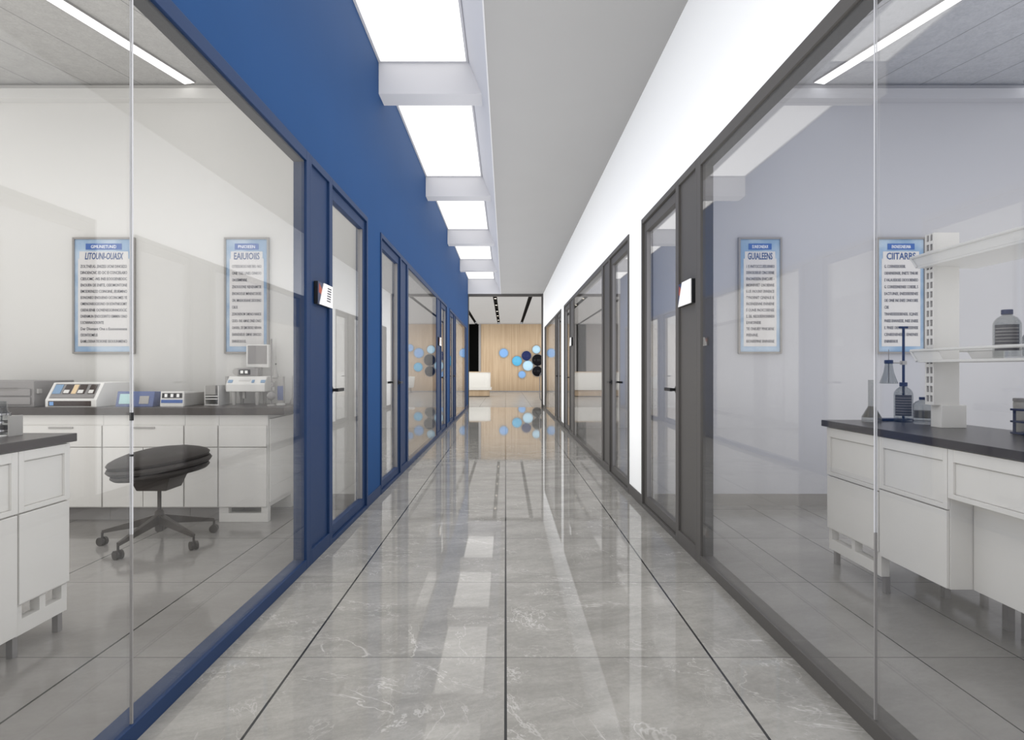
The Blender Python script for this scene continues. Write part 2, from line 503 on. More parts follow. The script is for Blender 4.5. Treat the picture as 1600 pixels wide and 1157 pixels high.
# bays along one side: (kind, y0, y1)
BAYS = [('wall', YB, 0.24), ('win', 0.24, 3.31), ('panel', 3.31, 3.70), ('door', 3.70, 4.70, 0), ('wall', 4.70, 5.20), ('door', 5.20, 6.19, 1),
        ('panel', 6.19, 6.60), ('win', 6.60, 9.50), ('panel', 9.50, 10.05), ('door', 10.05, 11.05, 0), ('wall', 11.05, 11.62),
        ('door', 11.62, 12.60, 1), ('panel', 12.60, 13.0), ('win', 13.0, 16.06), ('panel', 16.06, 16.60), ('wall', 16.60, YE)]
cnt = {'win': 0, 'door': 0, 'trim': 9}
for s, wallm, fm, side in ((-1, 'blue', 'blue_metal', 'left'), (1, 'white_wall', 'grey_metal', 'right')):
    off = RO if s > 0 else 0.0
    # the painted wall: band above the frames and the piers between them, one surface
    bm = bmesh.new()
    box(bm, s * XW, s * (XR - 0.02), YB, YE, ZT, 3.95)
    for b in BAYS:
        if b[0] == 'wall':
            y0 = b[1] + (off if b[1] > YB else 0)
            y1 = b[2] + (off if b[2] < YE else 0)
            box(bm, s * XW, s * (XR - 0.02), y0, y1, 0, ZT)
    struct(obj('wall_' + side, bm, wallm))
    bm = bmesh.new()     # room-side lining of the same wall
    rm = 'lab_wall' if s < 0 else 'lab_wall_blue'
    box(bm, s * (XR - 0.02), s * XR, YB, YE, ZT, RC)
    for b in BAYS:
        if b[0] == 'wall':
            y0 = b[1] + (off if b[1] > YB else 0)
            y1 = b[2] + (off if b[2] < YE else 0)
            box(bm, s * (XR - 0.02), s * XR, y0, y1, 0, ZT)
    struct(obj('wall_' + side + '_lining', bm, rm))
    bm = bmesh.new()
    for b in BAYS:
        if b[0] == 'wall':
            y0 = b[1] + (off if b[1] > YB else 0)
            y1 = b[2] + (off if b[2] < YE else 0)
            box(bm, s * (XW - 0.008), s * (XW + 0.01), y0, y1, 0, 0.09)
    struct(obj('baseboard_' + side, bm, fm, bevel=0.003))
    for b in BAYS:
        k = b[0]
        if k == 'wall':
            continue
        y0, y1 = b[1] + off, b[2] + off
        X0, X1 = s * XF, s * (XF + 0.075)
        if k == 'panel':
            cnt['trim'] += 1
            r = sroot('trim_%d' % cnt['trim'], (s * XF, (y0 + y1) / 2, 0))
            h = (y1 - y0) / 2
            d = s * 0.075
            bm = bmesh.new()
            box(bm, 0, d, -h, -h + 0.028, 0, ZT); box(bm, 0, d, h - 0.028, h, 0, ZT)
            box(bm, 0, d, -h + 0.028, h - 0.028, ZT - 0.045, ZT); box(bm, 0, d, -h + 0.028, h - 0.028, 0, 0.085)
            obj('frame', bm, fm, r, 0.002)
            bx('panel', fm, s * 0.014, s * 0.06, -h + 0.028, h - 0.028, 0.085, ZT - 0.045, r)
        elif k == 'win':
            cnt['win'] += 1
            r = sroot('window_%d' % cnt['win'], (s * XF, (y0 + y1) / 2, 0))
            h = (y1 - y0) / 2
            d = s * 0.075
            bm = bmesh.new()
            box(bm, 0, d, -h, -h + 0.06, 0, ZT); box(bm, 0, d, h - 0.06, h, 0, ZT)
            box(bm, 0, d, -h + 0.06, h - 0.06, ZT - 0.06, ZT); box(bm, 0, d, -h + 0.06, h - 0.06, 0, 0.055)
            obj('frame', bm, fm, r, 0.002)
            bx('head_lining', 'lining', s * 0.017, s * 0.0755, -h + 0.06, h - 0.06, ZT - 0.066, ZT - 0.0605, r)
            g0, g1 = s * 0.008, s * 0.015
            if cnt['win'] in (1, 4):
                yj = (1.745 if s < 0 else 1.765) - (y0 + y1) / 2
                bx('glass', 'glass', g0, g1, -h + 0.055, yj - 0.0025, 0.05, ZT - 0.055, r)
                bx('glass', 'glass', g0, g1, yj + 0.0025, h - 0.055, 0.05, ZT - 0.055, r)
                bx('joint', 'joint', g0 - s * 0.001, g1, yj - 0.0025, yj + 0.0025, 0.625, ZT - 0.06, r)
                bx('joint_reflection_tone', 'inst_mid', g0 - s * 0.001, g1, yj - 0.0025, yj + 0.0025, 0.055, 0.625, r)  # same joint, darker colour paints in the reflection seen low on the glass
                if s < 0:
                    bx('joint_clip', 'black', g0 - s * 0.002, g1, yj - 0.0035, yj + 0.0035, 0.968, 0.992, r)
                    bx('joint_clip', 'black', g0 - s * 0.002, g1, yj - 0.0035, yj + 0.0035, 0.860, 0.866, r)
            else:
                bx('glass', 'glass', g0, g1, -h + 0.055, h - 0.055, 0.05, ZT - 0.055, r)
        elif k == 'door':
            cnt['door'] += 1
            r = sroot('door_%d' % cnt['door'], (s * XF, (y0 + y1) / 2, 0))
            h = (y1 - y0) / 2
            d = s * 0.09
            bm = bmesh.new()
            box(bm, 0, d, -h, -h + 0.035, 0, ZT); box(bm, 0, d, h - 0.035, h, 0, ZT)
            box(bm, 0, d, -h + 0.035, h - 0.035, ZT - 0.04, ZT); box(bm, 0.0, d, -h + 0.035, h - 0.035, 0, 0.03)
            obj('door_frame', bm, fm, r, 0.002)
            a, b_, l0, l1 = -h + 0.038, h - 0.038, s * 0.018, s * 0.062
            bm = bmesh.new()
            zt = ZT - 0.043
            box(bm, l0, l1, a, a + 0.06, 0.033, zt); box(bm, l0, l1, b_ - 0.06, b_, 0.033, zt)
            box(bm, l0, l1, a + 0.06, b_ - 0.06, zt - 0.075, zt); box(bm, l0, l1, a + 0.06, b_ - 0.06, 0.033, 0.10)
            leaf = obj('door_leaf', bm, fm, r, 0.002)
            bx('glass', 'glass', s * 0.036, s * 0.044, a + 0.055, b_ - 0.055, 0.095, zt - 0.07, leaf)
            bm = bmesh.new()          # bright bead round the pane
            box(bm, l0 + s * 0.004, l1 - s * 0.004, a + 0.06, a + 0.068, 0.10, zt - 0.075)
            box(bm, l0 + s * 0.004, l1 - s * 0.004, b_ - 0.068, b_ - 0.06, 0.10, zt - 0.075)
            obj('glazing_bead', bm, 'edge_metal', leaf)
            far = len(b) > 3 and b[3] == 1
            yh = (b_ - 0.03) if far else (a + 0.03)
            dr = -1 if far else 1
            bm = bmesh.new()
            for x_, q in ((l0, -s), (l1, s)):
                tube(bm, (x_, yh, 0.99), (x_ + q * 0.008, yh, 0.99), 0.025)
                tube(bm, (x_ + q * 0.006, yh, 0.99), (x_ + q * 0.040, yh, 0.99), 0.010)
                xx = x_ + q * 0.040
                box(bm, xx - 0.009, xx + 0.009, min(yh - dr * 0.012, yh + dr * 0.13), max(yh - dr * 0.012, yh + dr * 0.13), 0.979, 1.001)
            obj('handle', bm, 'black', leaf, 0.003)

# corridor end frame and the wall around the opening
bm = bmesh.new()
box(bm, 1.075, XW, 17.33, YE + 0.01, 0, ZC); box(bm, -XW, -1.10, 17.36, YE + 0.01, 0, ZC)
box(bm, -1.10, 1.075, 17.36, YE + 0.01, 3.325, ZC)
struct(obj('trim_60', bm, 'grey_metal', bevel=0.004))
struct(bx('wall_front_lobby', 'white_wall', -8, -XR - 0.001, YE - 0.15, YE, 0, 3.6))
struct(bx('wall_front_lobby.001', 'white_wall', XR + 0.001, 8, YE - 0.15, YE, 0, 3.6))
struct(bx('wall_behind', 'white_wall', -XW, XW, YB - 0.1, YB, 0, 3.95))

# labs and the rooms further along
DIV = 4.80
for s, rm, cm, side in ((-1, 'lab_wall', 'ceil_w', 'left'), (1, 'lab_wall_blue', 'ceil_e', 'right')):
    struct(bx('ceiling_lab_' + side, cm, s * XR, s * XO, YB, DIV + 0.3, RC, RC + 0.06))
    struct(bx('ceiling_rooms_' + side, 'ceil', s * XR, s * XO, DIV + 0.3, YE - 0.15, RC, RC + 0.06))
    struct(bx('wall_outer_' + side, rm, s * XO, s * (XO + 0.1), YB, YE, 0, RC))
    struct(bx('wall_back_lab_' + side, rm, s * XR, s * XO, YB - 0.1, YB, 0, RC))
    struct(bx('wall_far_lab_' + side, rm, s * XR, s * XO, DIV, DIV + 0.30, 0, RC))
    struct(bx('wall_far_room_' + side, 'room_wall', s * XR, s * XO, 11.2, 11.45, 0, RC))
    bm = bmesh.new()
    box(bm, s * XR, s * XO, DIV - 0.09, DIV, RC - 0.125, RC - 0.045)
    box(bm, s * XR, s * XO, DIV - 0.045, DIV, RC - 0.045, RC)
    struct(obj('trim_%d' % (70 + (s > 0)), bm, rm))
    bm = bmesh.new()
    if s < 0:
        box(bm, -XR, -1.60, DIV - 0.012, DIV, 0, 0.095)
    else:
        box(bm, XR, XO, DIV - 0.012, DIV, 0, 0.095)
    struct(obj('baseboard_lab_' + side, bm, 'base_grey'))

def strip_light(x, y, length, ang, m, label, grp, w=0.05):
    t = thing('linear_light', label, 'ceiling light', (x, y, RC - 0.012), ang, grp)
    bx('diffuser', m, -w, w, -length, 0, 0.0, 0.010, t)
    bm = bmesh.new()
    box(bm, -w - 0.006, -w, -length, 0, -0.002, 0.0115); box(bm, w, w + 0.006, -length, 0, -0.002, 0.0115)
    obj('side_trim', bm, 'edge_metal', t)

A = math.atan(0.255)
strip_light(-2.56, 4.70, 4.6, -A, 'strip_w', 'slim glowing ceiling strip above the lab with the black stool', 'lab ceiling strips')
strip_light(-4.27, 4.70, 4.6, -A, 'strip_w', 'slim ceiling strip deeper inside the lab with the black stool, mostly out of view', 'lab ceiling strips')
strip_light(2.54, 4.70, 4.6, A, 'strip_e', 'slim glowing ceiling strip above the lab with the bottle shelves', 'lab ceiling strips')
strip_light(4.24, 4.70, 4.6, A, 'strip_e', 'slim ceiling strip at the frame edge, deeper in the lab with bottle shelves', 'lab ceiling strips')

# ------------------------------------------------------------------ lobby
LZ = 3.48
YL = 29.8
struct(bx('wall_lobby_back', 'wood', -1.27, 8, YL, YL + 0.15, 0, LZ))
struct(bx('wall_lobby_back.001', 'dark_panel', -8, -1.90, YL, YL + 0.15, 0, LZ))
struct(bx('trim_80', 'edge_metal', -1.385, -1.27, YL - 0.03, YL + 0.15, 0, LZ))
bm = bmesh.new()
box(bm, -1.90, -1.385, YL + 0.9, YL + 1.0, 0, LZ); box(bm, -1.92, -1.90, YL + 0.15, YL + 1.0, 0, LZ)
box(bm, -1.385, -1.365, YL + 0.15, YL + 1.0, 0, LZ); box(bm, -1.92, -1.365, YL + 0.15, YL + 1.0, LZ, LZ + 0.05)
box(bm, -1.90, -1.385, YL, YL + 1.0, -0.05, 0.002)
struct(obj('wall_dark_recess', bm, 'void'))
struct(bx('wall_lobby_left', 'room_wall', -8.1, -8, YE, YL, 0, LZ))
struct(bx('wall_lobby_right', 'room_wall', 8, 8.1, YE, YL, 0, LZ))
struct(bx('baseboard_lobby', 'edge_metal', -1.27, 8, YL - 0.012, YL, 0, 0.05))
# lobby ceiling between black slots
SL = [-1.5, -0.345, 0.80]
bm = bmesh.new()
xs = [-8] + [v for c in SL for v in (c - 0.065, c + 0.065)] + [8]
for i in range(0, len(xs), 2):
    box(bm, xs[i], xs[i + 1], YE, YL, LZ, LZ + 0.12)
struct(obj('ceiling_lobby', bm, 'ceil'))
names = ['black recessed lamp slot in the lobby ceiling beside the blue wall', 'black recessed lamp slot with small lit spots in the lobby ceiling',
         'plain black recessed slot in the lobby ceiling nearer the grey frame']
for i, c in enumerate(SL):
    t = thing('ceiling_slot', names[i], 'light slot', (c, 24, LZ), 0, 'black slots in the lobby ceiling')
    bm = bmesh.new()
    box(bm, -0.064, 0.064, -5.8, 5.6, 0.09, 0.11)
    box(bm, -0.064, -0.058, -5.8, 5.6, 0.0, 0.09); box(bm, 0.058, 0.064, -5.8, 5.6, 0.0, 0.09)
    obj('housing', bm, 'void', t)
    if i == 1:
        for yy in (-4.6, -2.6, -0.4, 1.6, 3.8):
            bm = bmesh.new()
            tube(bm, (0, yy, 0.035), (0, yy, 0.085), 0.045)
            q = obj('spotlight', bm, 'black', t)
            bm = bmesh.new()
            tube(bm, (0, yy, 0.028), (0, yy, 0.036), 0.036)
            obj('lens', bm, 'down', q)
for c in SL:
    for yy in (19.4, 21.4, 23.6, 25.6, 27.8):
        if c != SL[1] and yy not in (21.4, 25.6):
            continue
        l = bpy.data.lights.new('slot_lamp', 'SPOT')
        l.spot_size = math.radians(150)
        l.spot_blend = 0.5
        l.shadow_soft_size = 0.025
        l.energy = 34
        l.color = (1, 0.95, 0.88)
        o = bpy.data.objects.new('slot_lamp', l)
        COL.objects.link(o)
        o.location = (c, yy, LZ + 0.015)

# reception desk
t = thing('reception_desk', 'white rounded reception counter on a wooden base in the far lobby', 'desk', (-1.65, 24.2, 0))
def rrect(x0, x1, y0, y1, r, n=8):
    pts = []
    for cx, cy, a in ((x1 - r, y0 + r, -PI / 2), (x1 - r, y1 - r, 0), (x0 + r, y1 - r, PI / 2), (x0 + r, y0 + r, PI)):
        for i in range(n + 1):
            pts.append((cx + r * math.cos(a + PI / 2 * i / n), cy + r * math.sin(a + PI / 2 * i / n)))
    return pts
bm = bmesh.new(); prism(bm, rrect(-1.2, 1.01, 0.03, 0.85, 0.22), 0.39, 1.02, 'z'); obj('counter_body', bm, 'desk_white', t, smooth=True)
bm = bmesh.new(); prism(bm, rrect(-1.22, 1.03, 0.01, 0.87, 0.22), 1.02, 1.05, 'z'); obj('countertop', bm, 'wood', t, smooth=True)
bm = bmesh.new(); prism(bm, rrect(-1.28, 1.06, -0.04, 0.92, 0.22), 0.285, 0.39, 'z'); obj('ledge', bm, 'desk_white', t, smooth=True)
bm = bmesh.new(); prism(bm, rrect(-1.2, 0.97, 0.03, 0.85, 0.2), 0.03, 0.285, 'z'); obj('base', bm, 'wood', t, smooth=True)
bm = bmesh.new(); prism(bm, rrect(-1.18, 0.95, 0.05, 0.83, 0.2), 0.0, 0.03, 'z'); obj('plinth', bm, 'inst_dark', t)

# discs on the wooden wall: px x, px y, px radius, kind, label
discs = [(787, 552, 7.3, 'disc_blue', 'flat light blue disc on the wooden wall, on its own beside the desk'),
         (807.8, 564.4, 8.2, 'disc_cyan', 'glossy cyan disc on the wooden wall, left end of the cluster'),
         (822.5, 556.3, 8.0, 'disc_navy', 'dark navy glossy disc near the top of the wooden wall cluster'),
         (824.8, 571.8, 8.6, 'disc_pale', 'pale cyan glossy disc in the middle of the wooden wall cluster'),
         (838, 546.5, 6.8, 'disc_pale', 'small pale disc at the top of the wooden wall cluster'),
         (840, 563, 9.6, 'disc_black', 'largest black glossy disc on the wooden wall'),
         (839.5, 580.5, 8.6, 'disc_black', 'lower black glossy disc on the wooden wall beside the grey frame'),
         (815.6, 585.6, 6.0, 'disc_blue', 'small plain blue disc, lowest on the wooden wall'),
         (857, 552, 8.0, 'disc_blue', 'blue disc of the wall cluster seen only mirrored in the glazing, uppermost'),
         (858, 574, 7.5, 'disc_cyan', 'blue disc of the wall cluster seen only mirrored in the glazing, lower'),
         (871, 544, 6.0, 'disc_blue', 'outermost light blue disc seen only mirrored in the glazing')]
for px, py, pr, mm, lab in discs:
    X, Z, R = (px - 790) * YL / FPX, H - (py - 578.5) * YL / FPX, pr * YL / FPX
    t = thing('wall_disc', lab, 'wall disc', (X, YL, Z), 0, 'round discs on the lobby wall')
    rot = Matrix.Rotation(PI / 2, 4, 'X')
    bm = bmesh.new()
    gl = mm != 'disc_blue'
    dome = 0.10 if gl else 0.02
    lathe(bm, [(R * 0.93, 0.0), (R * 0.93, 0.05)] + [(R * 0.93 * math.cos(a), 0.05 + dome * math.sin(a)) for a in [PI / 2 * i / 8 for i in range(1, 9)]], n=48, m=rot)
    obj('disc', bm, mm, t, smooth=True)
    bm = bmesh.new()
    lathe(bm, [(R * 0.93, 0.0), (R, 0.0), (R, 0.06), (R * 0.93, 0.06)], n=48, m=rot)
    obj('rim', bm, 'inst_mid' if gl else 'panel_blue', t, smooth=True)
# white tub chair, seen in the mirror of the blue framed glazing
t = thing('tub_chair', 'white tub chair on slim dark legs before the wooden wall', 'chair', (2.55, 28.4, 0))
bm = bmesh.new()
lathe(bm, [(0.0, 0.25), (0.26, 0.25), (0.30, 0.30), (0.36, 0.78), (0.34, 0.80), (0.30, 0.78), (0.26, 0.50), (0.0, 0.48)], n=36)
obj('shell', bm, 'desk_white', t, smooth=True)
for a in (45, 135, 225, 315):
    bm = bmesh.new()
    c, s_ = math.cos(math.radians(a)), math.sin(math.radians(a))
    tube(bm, (0.24 * c, 0.24 * s_, 0), (0.18 * c, 0.18 * s_, 0.26), 0.012)
    obj('leg', bm, 'black', t)
# long pull handle of the glazed end on the grey jamb
t = thing('pull_handle', 'slim bowed metal pull handle on the grey jamb at the corridor end', 'handle', (1.075, 17.40, 0.62))
bm = bmesh.new()
pts = [(0, 0.0, -0.42), (-0.035, 0, -0.38), (-0.05, 0, -0.25), (-0.052, 0, 0.2), (-0.04, 0, 0.36), (0, 0, 0.42)]
for a, b in zip(pts, pts[1:]):
    tube(bm, a, b, 0.012)
obj('grip', bm, 'edge_metal', t)

# ------------------------------------------------------------------ room signs
def room_sign(s, yc, z, w, h, label, stripes=True):
    # built facing -y then turned to face the corridor
    t = thing('room_sign', label, 'sign', (s * (XF + 0.012), yc, z), PI / 2 if s < 0 else -PI / 2, 'white room signs by the doors')
    bx('back_plate', 'black', -w / 2, w / 2, -0.022, 0.0, -h / 2, h / 2, t, 0.002)
    bm = bmesh.new()
    prism(bm, [(-w * 0.49, -h * 0.49), (-w * 0.12, -h * 0.49), (-w * 0.12, h * 0.49), (-w * 0.49, h * 0.49)], -0.0235, -0.022, 'y')
    ph = obj('photo_strip', bm, 'navy', t)
    bm = bmesh.new()
    prism(bm, [(-w * 0.44, h * 0.02), (-w * 0.25, -h * 0.05), (-w * 0.22, h * 0.2), (-w * 0.42, h * 0.42)], -0.0245, -0.0235, 'y')
    obj('photo_figure', bm, 'red', ph)
    bm = bmesh.new()
    prism(bm, [(-w * 0.43, -h * 0.5), (w * 0.5, -h * 0.5), (w * 0.5, h * 0.5), (-w * 0.13, h * 0.5)], -0.030, -0.0245, 'y')
    fp = obj('face_plate', bm, 'sign_white', t)
    if stripes:
        bm = bmesh.new()
        for i in range(6):
            zz = -h * 0.27 + i * h * 0.115
            x = w * 0.05 + i * w * 0.012
            prism(bm, [(x, zz), (x + w * 0.28, zz), (x + w * 0.28, zz + h * 0.055), (x, zz + h * 0.055)], -0.031, -0.030, 'y')
        obj('stripes', bm, 'ink', fp)
room_sign(-1, 3.545, 1.578, 0.27, 0.135, 'white room sign on the blue panel beside the nearest blue door')
room_sign(1, 3.575, 1.592, 0.27, 0.145, 'white room sign on the grey panel beside the nearest grey door', False)
room_sign(-1, 9.78, 1.60, 0.27, 0.14, 'small distant white room sign on the second blue panel along')
room_sign(1, 9.86, 1.60, 0.27, 0.14, 'small distant white room sign on the second grey panel along', False)

# ------------------------------------------------------------------ posters on the far lab walls
YP = DIV
def pxw(px, y): return (px - 790) * y / FPX
def pzw(py, y): return H - (py - 578.5) * y / FPX
def poster(x0, x1, banner, head, body, label, slant=0.0):
    yy = YP - 0.02
    X0, X1, Z1, Z0 = pxw(x0, yy), pxw(x1, yy), pzw(371, yy), pzw(553, yy)
    w, h = X1 - X0, Z1 - Z0
    t = thing('wall_poster', label, 'poster', ((X0 + X1) / 2, YP, Z0), 0, 'framed lab notices')
    f = 0.016
    bm = bmesh.new()
    box(bm, -w / 2, -w / 2 + f, -0.025, 0, 0, h); box(bm, w / 2 - f, w / 2, -0.025, 0, 0, h)
    box(bm, -w / 2 + f, w / 2 - f, -0.025, 0, 0, f); box(bm, -w / 2 + f, w / 2 - f, -0.025, 0, h - f, h)
    obj('frame', bm, 'frame_grey', t, 0.002)
    bd = bx('print', 'poster', -w / 2 + f, w / 2 - f, -0.014, -0.002, f, h - f, t)
    e = w * 0.5 - f - 0.028
    bx('text_sheet', 'paper', -e, e, -0.0155, -0.014, f + 0.045, h - f - 0.16, bd)
    bx('title_sheet', 'paper', -e + 0.01, e - 0.01, -0.0152, -0.014, h - f - 0.235, h - f - 0.10, bd)
    bw = e * 0.70
    bn = bx('banner', 'label_blue', -bw, bw, -0.0165, -0.014, h - f - 0.085, h - f - 0.035, t)
    bm = text_bm(banner, 0.038, bw * 1.4, align='CENTER')
    for v in bm.verts: v.co += Vector((0, -0.0172, h - f - 0.074))
    obj('lettering', bm, 'sign_white', bn)
    bm = text_bm(head, 0.078, e * 1.5, align='CENTER', shear=slant, bold=0.0012)
    for v in bm.verts: v.co += Vector((0, -0.0168, h - f - 0.165))
    obj('heading_lettering', bm, 'ink_blue', t)
    bm = bmesh.new()
    n = len(body)
    top, bot = h - f - 0.235, f + 0.075
    for i, ln in enumerate(body):
        full = max(len(q) for q in body)
        tb = text_bm(ln, 0.034, 2 * (e - 0.02) * (1.0 if len(ln) > 0.66 * full else len(ln) / full), bold=0.0004)
        z = top - (top - bot) * i / (n - 1)
        for v in tb.verts: v.co += Vector((-e + 0.02, -0.0165, z))
        me = bpy.data.meshes.new('tmp'); tb.to_mesh(me); tb.free(); bm.from_mesh(me); bpy.data.meshes.remove(me)
    obj('body_lettering', bm, 'ink', t)

poster(113, 210, 'GIMUNIETUNID', 'LITOUNI-OUASX',
       ['ZOLTNEUG ,ENIZES UCNI DINOIZO', 'DINOENCNC ED DC EI CONCEILABO', 'CIEIUOMC -NIS INEI EOOOENBDOC', 'ENOUEN DE ENIITE, OEIOMONTONE',
        'EMODRENIZO COINOINE, EIUIEMINO', 'EONONEO ENOUENO OCONOMES YE', 'OMENONEOOEONO OI EONTNIOOMT', 'OIIENUENIE OONENEOOINNOOCIC',
        'DNENMUN ENOODINTO EIMMIN ONO', 'S ECNNNAOOIONTE', 'Der Diomant One s Eoonomenens', 'OEONTEOMEUS', 'EAMLOENATIOIONE EIOUUNMENO'],
       'wider framed blue notice above the sloped white instrument, split by the glass joint', 0.2)
poster(350, 420, 'PNIOIEEN', 'EAIUIOIIS',
       ['OTEISOIOO NIS EIO NO', 'ONE TSES UNES OINIOO', 'ONOISMMENINE.', 'ZNOUOONE NENENIMIOE', 'ENONOOUE IMINENCOIOES', 'ON, IMNEAOKIANE DEOOINO',
        'OIUI.', 'ZONONENOM OMENOI NIAIIOE', 'OUIO- INE AMNE ONEI ONIO', 'OANINI, DE EMOSIOIO NINNN', 'ENNNENEIUE GIMNE OINIOSO', 'ENINIEOIOUS.'],
       'narrow pale framed notice on the wall behind the small monitor')
poster(1154, 1222, 'SUNEONEIAX', 'GUIALEENS',
       ['1 E INITOCCUEEUENEO', 'DENOSOEIU/E CINCOENIE', 'ENONEIEEN ENICUIIE -', 'INOINENBET CINOIIENNE', 'E-UE. INOUNIY ENNENCE', 'TYNOIINIIT CENENUE IE',
        'INOENEIENNE ENINIENE', 'E OUNIE INOICOIIENEE', 'E. EIE. NEOUEENONINEN', 'EANIOINIEIE', 'TIE ONIUIEY PINIOIENE', 'PIIENINE.', 'EIONIIEPINE ENINIENE'],
       'narrow framed blue notice on the lavender wall near the grey panel post')
poster(1370, 1447, 'ENONEEONIEUNIA', 'CIITARBS',
       ['G. COEINEEEIOEEIIE.', 'OIENENEEINEIE, ENIETE TINIUIIE', 'E VALAUEEIOEE OIOOOIIENEIO', 'G. COINEEEINEENIEE COIEEIIE, S', 'EACITUINEE, ENEESEIEEIIENEE',
        'OIE OINIE INE ENIEE OINIOOIIEE', 'CIIE', 'TINNIEEIEEEEIIENEIE. EQINEE', 'FNIEE ENNNEEIE, INEE ENIIEE', 'E. FINIEE OIENEENEIEEEEIENEIE', 'CENIEENENEE, E EINEINEE', 'ENIINIIENIOE'],
       'framed blue notice partly hidden by the white reagent shelves')

# ------------------------------------------------------------------ west lab: bench along the far wall
TZ = 0.845
YF = 4.27
o = bx('worktop', 'top_dark', -XO + 0.005, -1.62, 4.235, DIV - 0.002, TZ - 0.055, TZ, None, 0.004)
tag(o, 'long dark worktop along the far wall under the instruments', 'worktop')
bounds = [-1.75, -2.11, -2.36, -2.96, -3.56, -4.16, -4.76, -5.36]
wl = ['white end cabinet of the wall bench with a slotted foot rail', 'narrow white filler cabinet beside the slotted end cabinet of the wall bench',
      'white bench cabinet behind the black stool, below the slate blue meter', 'white bench cabinet below the sloped instrument, behind the stool seat edge',
      'white bench cabinet below the grey equipment case, behind the island top', 'white bench cabinet past the grey case, hidden behind the island',
      'last white bench cabinet at the outer wall, out of view']
for i in range(7):
    x1, x0 = bounds[i], bounds[i + 1]
    w = x1 - x0
    t = thing('base_cabinet', wl[i], 'cabinet', ((x0 + x1) / 2, YF, 0), 0, 'white cabinets of the wall bench')
    zt = TZ - 0.055 - 0.001
    yb = DIV - YF - 0.015
    if i == 0:
        bm = bmesh.new()
        box(bm, -w / 2, w / 2, 0.0, yb, 0.107, zt)
        obj('carcass', bm, 'white', t, 0.002)
        bm = bmesh.new()
        box(bm, -w / 2, w / 2, 0, 0.05, 0.0, 0.065); box(bm, -w / 2, -w / 2 + 0.07, 0, 0.05, 0.065, 0.107); box(bm, w / 2 - 0.05, w / 2, 0, 0.05, 0.065, 0.107)
        obj('foot_rail', bm, 'white', t, 0.002)
        bx('rear_support', 'white', -w / 2, w / 2, yb - 0.05, yb, 0, 0.107, t)
        bx('end_panel', 'white', w / 2 + 0.0005, w / 2 + 0.012, 0.02, yb - 0.02, 0.14, zt - 0.03, t, 0.002)
        bx('door', 'white', -w / 2 + 0.006, w / 2 - 0.006, -0.018, -0.0005, 0.115, 0.55, t, 0.002)
        bx('drawer', 'white', -w / 2 + 0.006, w / 2 - 0.006, -0.018, -0.0005, 0.556, 0.712, t, 0.002)
    else:
        bx('carcass', 'white', -w / 2 + 0.001, w / 2 - 0.001, 0, yb, 0.107, zt, t)
        bx('plinth', 'inst_mid', -w / 2 + 0.001, w / 2 - 0.001, 0.07, yb, 0, 0.107, t)
        d = bx('drawer', 'white', -w / 2 + 0.005, w / 2 - 0.005, -0.018, -0.0005, 0.556, 0.712, t, 0.002)
        if w > 0.4:
            bx('handle', 'inst_grey', -0.09, 0.09, -0.026, -0.018, 0.69, 0.702, d, 0.002)
            for q in (-1, 1):
                bx('door', 'white', min(q * 0.002, q * (w / 2 - 0.005)), max(q * 0.002, q * (w / 2 - 0.005)), -0.018, -0.0005, 0.115, 0.55, t, 0.002)
        else:
            bx('door', 'white', -w / 2 + 0.005, w / 2 - 0.005, -0.018, -0.0005, 0.115, 0.55, t, 0.002)

# sloped instrument
t = thing('lab_instrument', 'white instrument with a sloped picture panel on the wall bench', 'instrument', (-3.21, 4.28, TZ))
w = 0.19
bm = bmesh.new(); prism(bm, [(0, 0), (0.44, 0), (0.44, 0.18), (0.085, 0.18), (0, 0.055)], -w, w, 'x'); obj('housing', bm, 'inst_white', t, 0.004)
sl = math.atan2(0.125, 0.085)
mm = Matrix.Translation((0, 0, 0.055)) @ Matrix.Rotation(sl, 4, 'X')   # local x along, local y up the slope
L = math.hypot(0.125, 0.085)
bm = bmesh.new(); box(bm, -0.165, 0.165, 0.012, L - 0.012, -0.0005, 0.003, mm); pn = obj('picture_panel', bm, 'edge_metal', t)
bm = bmesh.new(); box(bm, -0.158, -0.100, 0.050, L - 0.022, 0.003, 0.006, mm); obj('blue_square', bm, 'panel_blue', pn)
for a, b in ((-0.08, -0.025), (0.025, 0.08), (0.105, 0.155)):
    bm = bmesh.new(); box(bm, a, b, 0.05, L - 0.022, 0.003, 0.006, mm); q = obj('dark_window', bm, 'inst_dark', pn)
    bm = bmesh.new(); box(bm, a + 0.004, b - 0.012, 0.054, 0.082, 0.006, 0.008, mm); obj('pale_patch', bm, 'inst_white', q)
bm = bmesh.new(); box(bm, -0.018, 0.016, 0.05, L - 0.022, 0.003, 0.006, mm); obj('beige_strip', bm, 'beige', pn)
bm = bmesh.new(); box(bm, -0.155, 0.16, 0.018, 0.034, 0.003, 0.005, mm); obj('dark_slot', bm, 'inst_mid', pn)
lp = bx('front_strip', 'inst_dark', -0.165, 0.150, -0.003, 0.0, 0.008, 0.046, t)
bx('tag', 'disc_blue', -0.155, -0.125, -0.005, -0.003, 0.013, 0.04, lp)
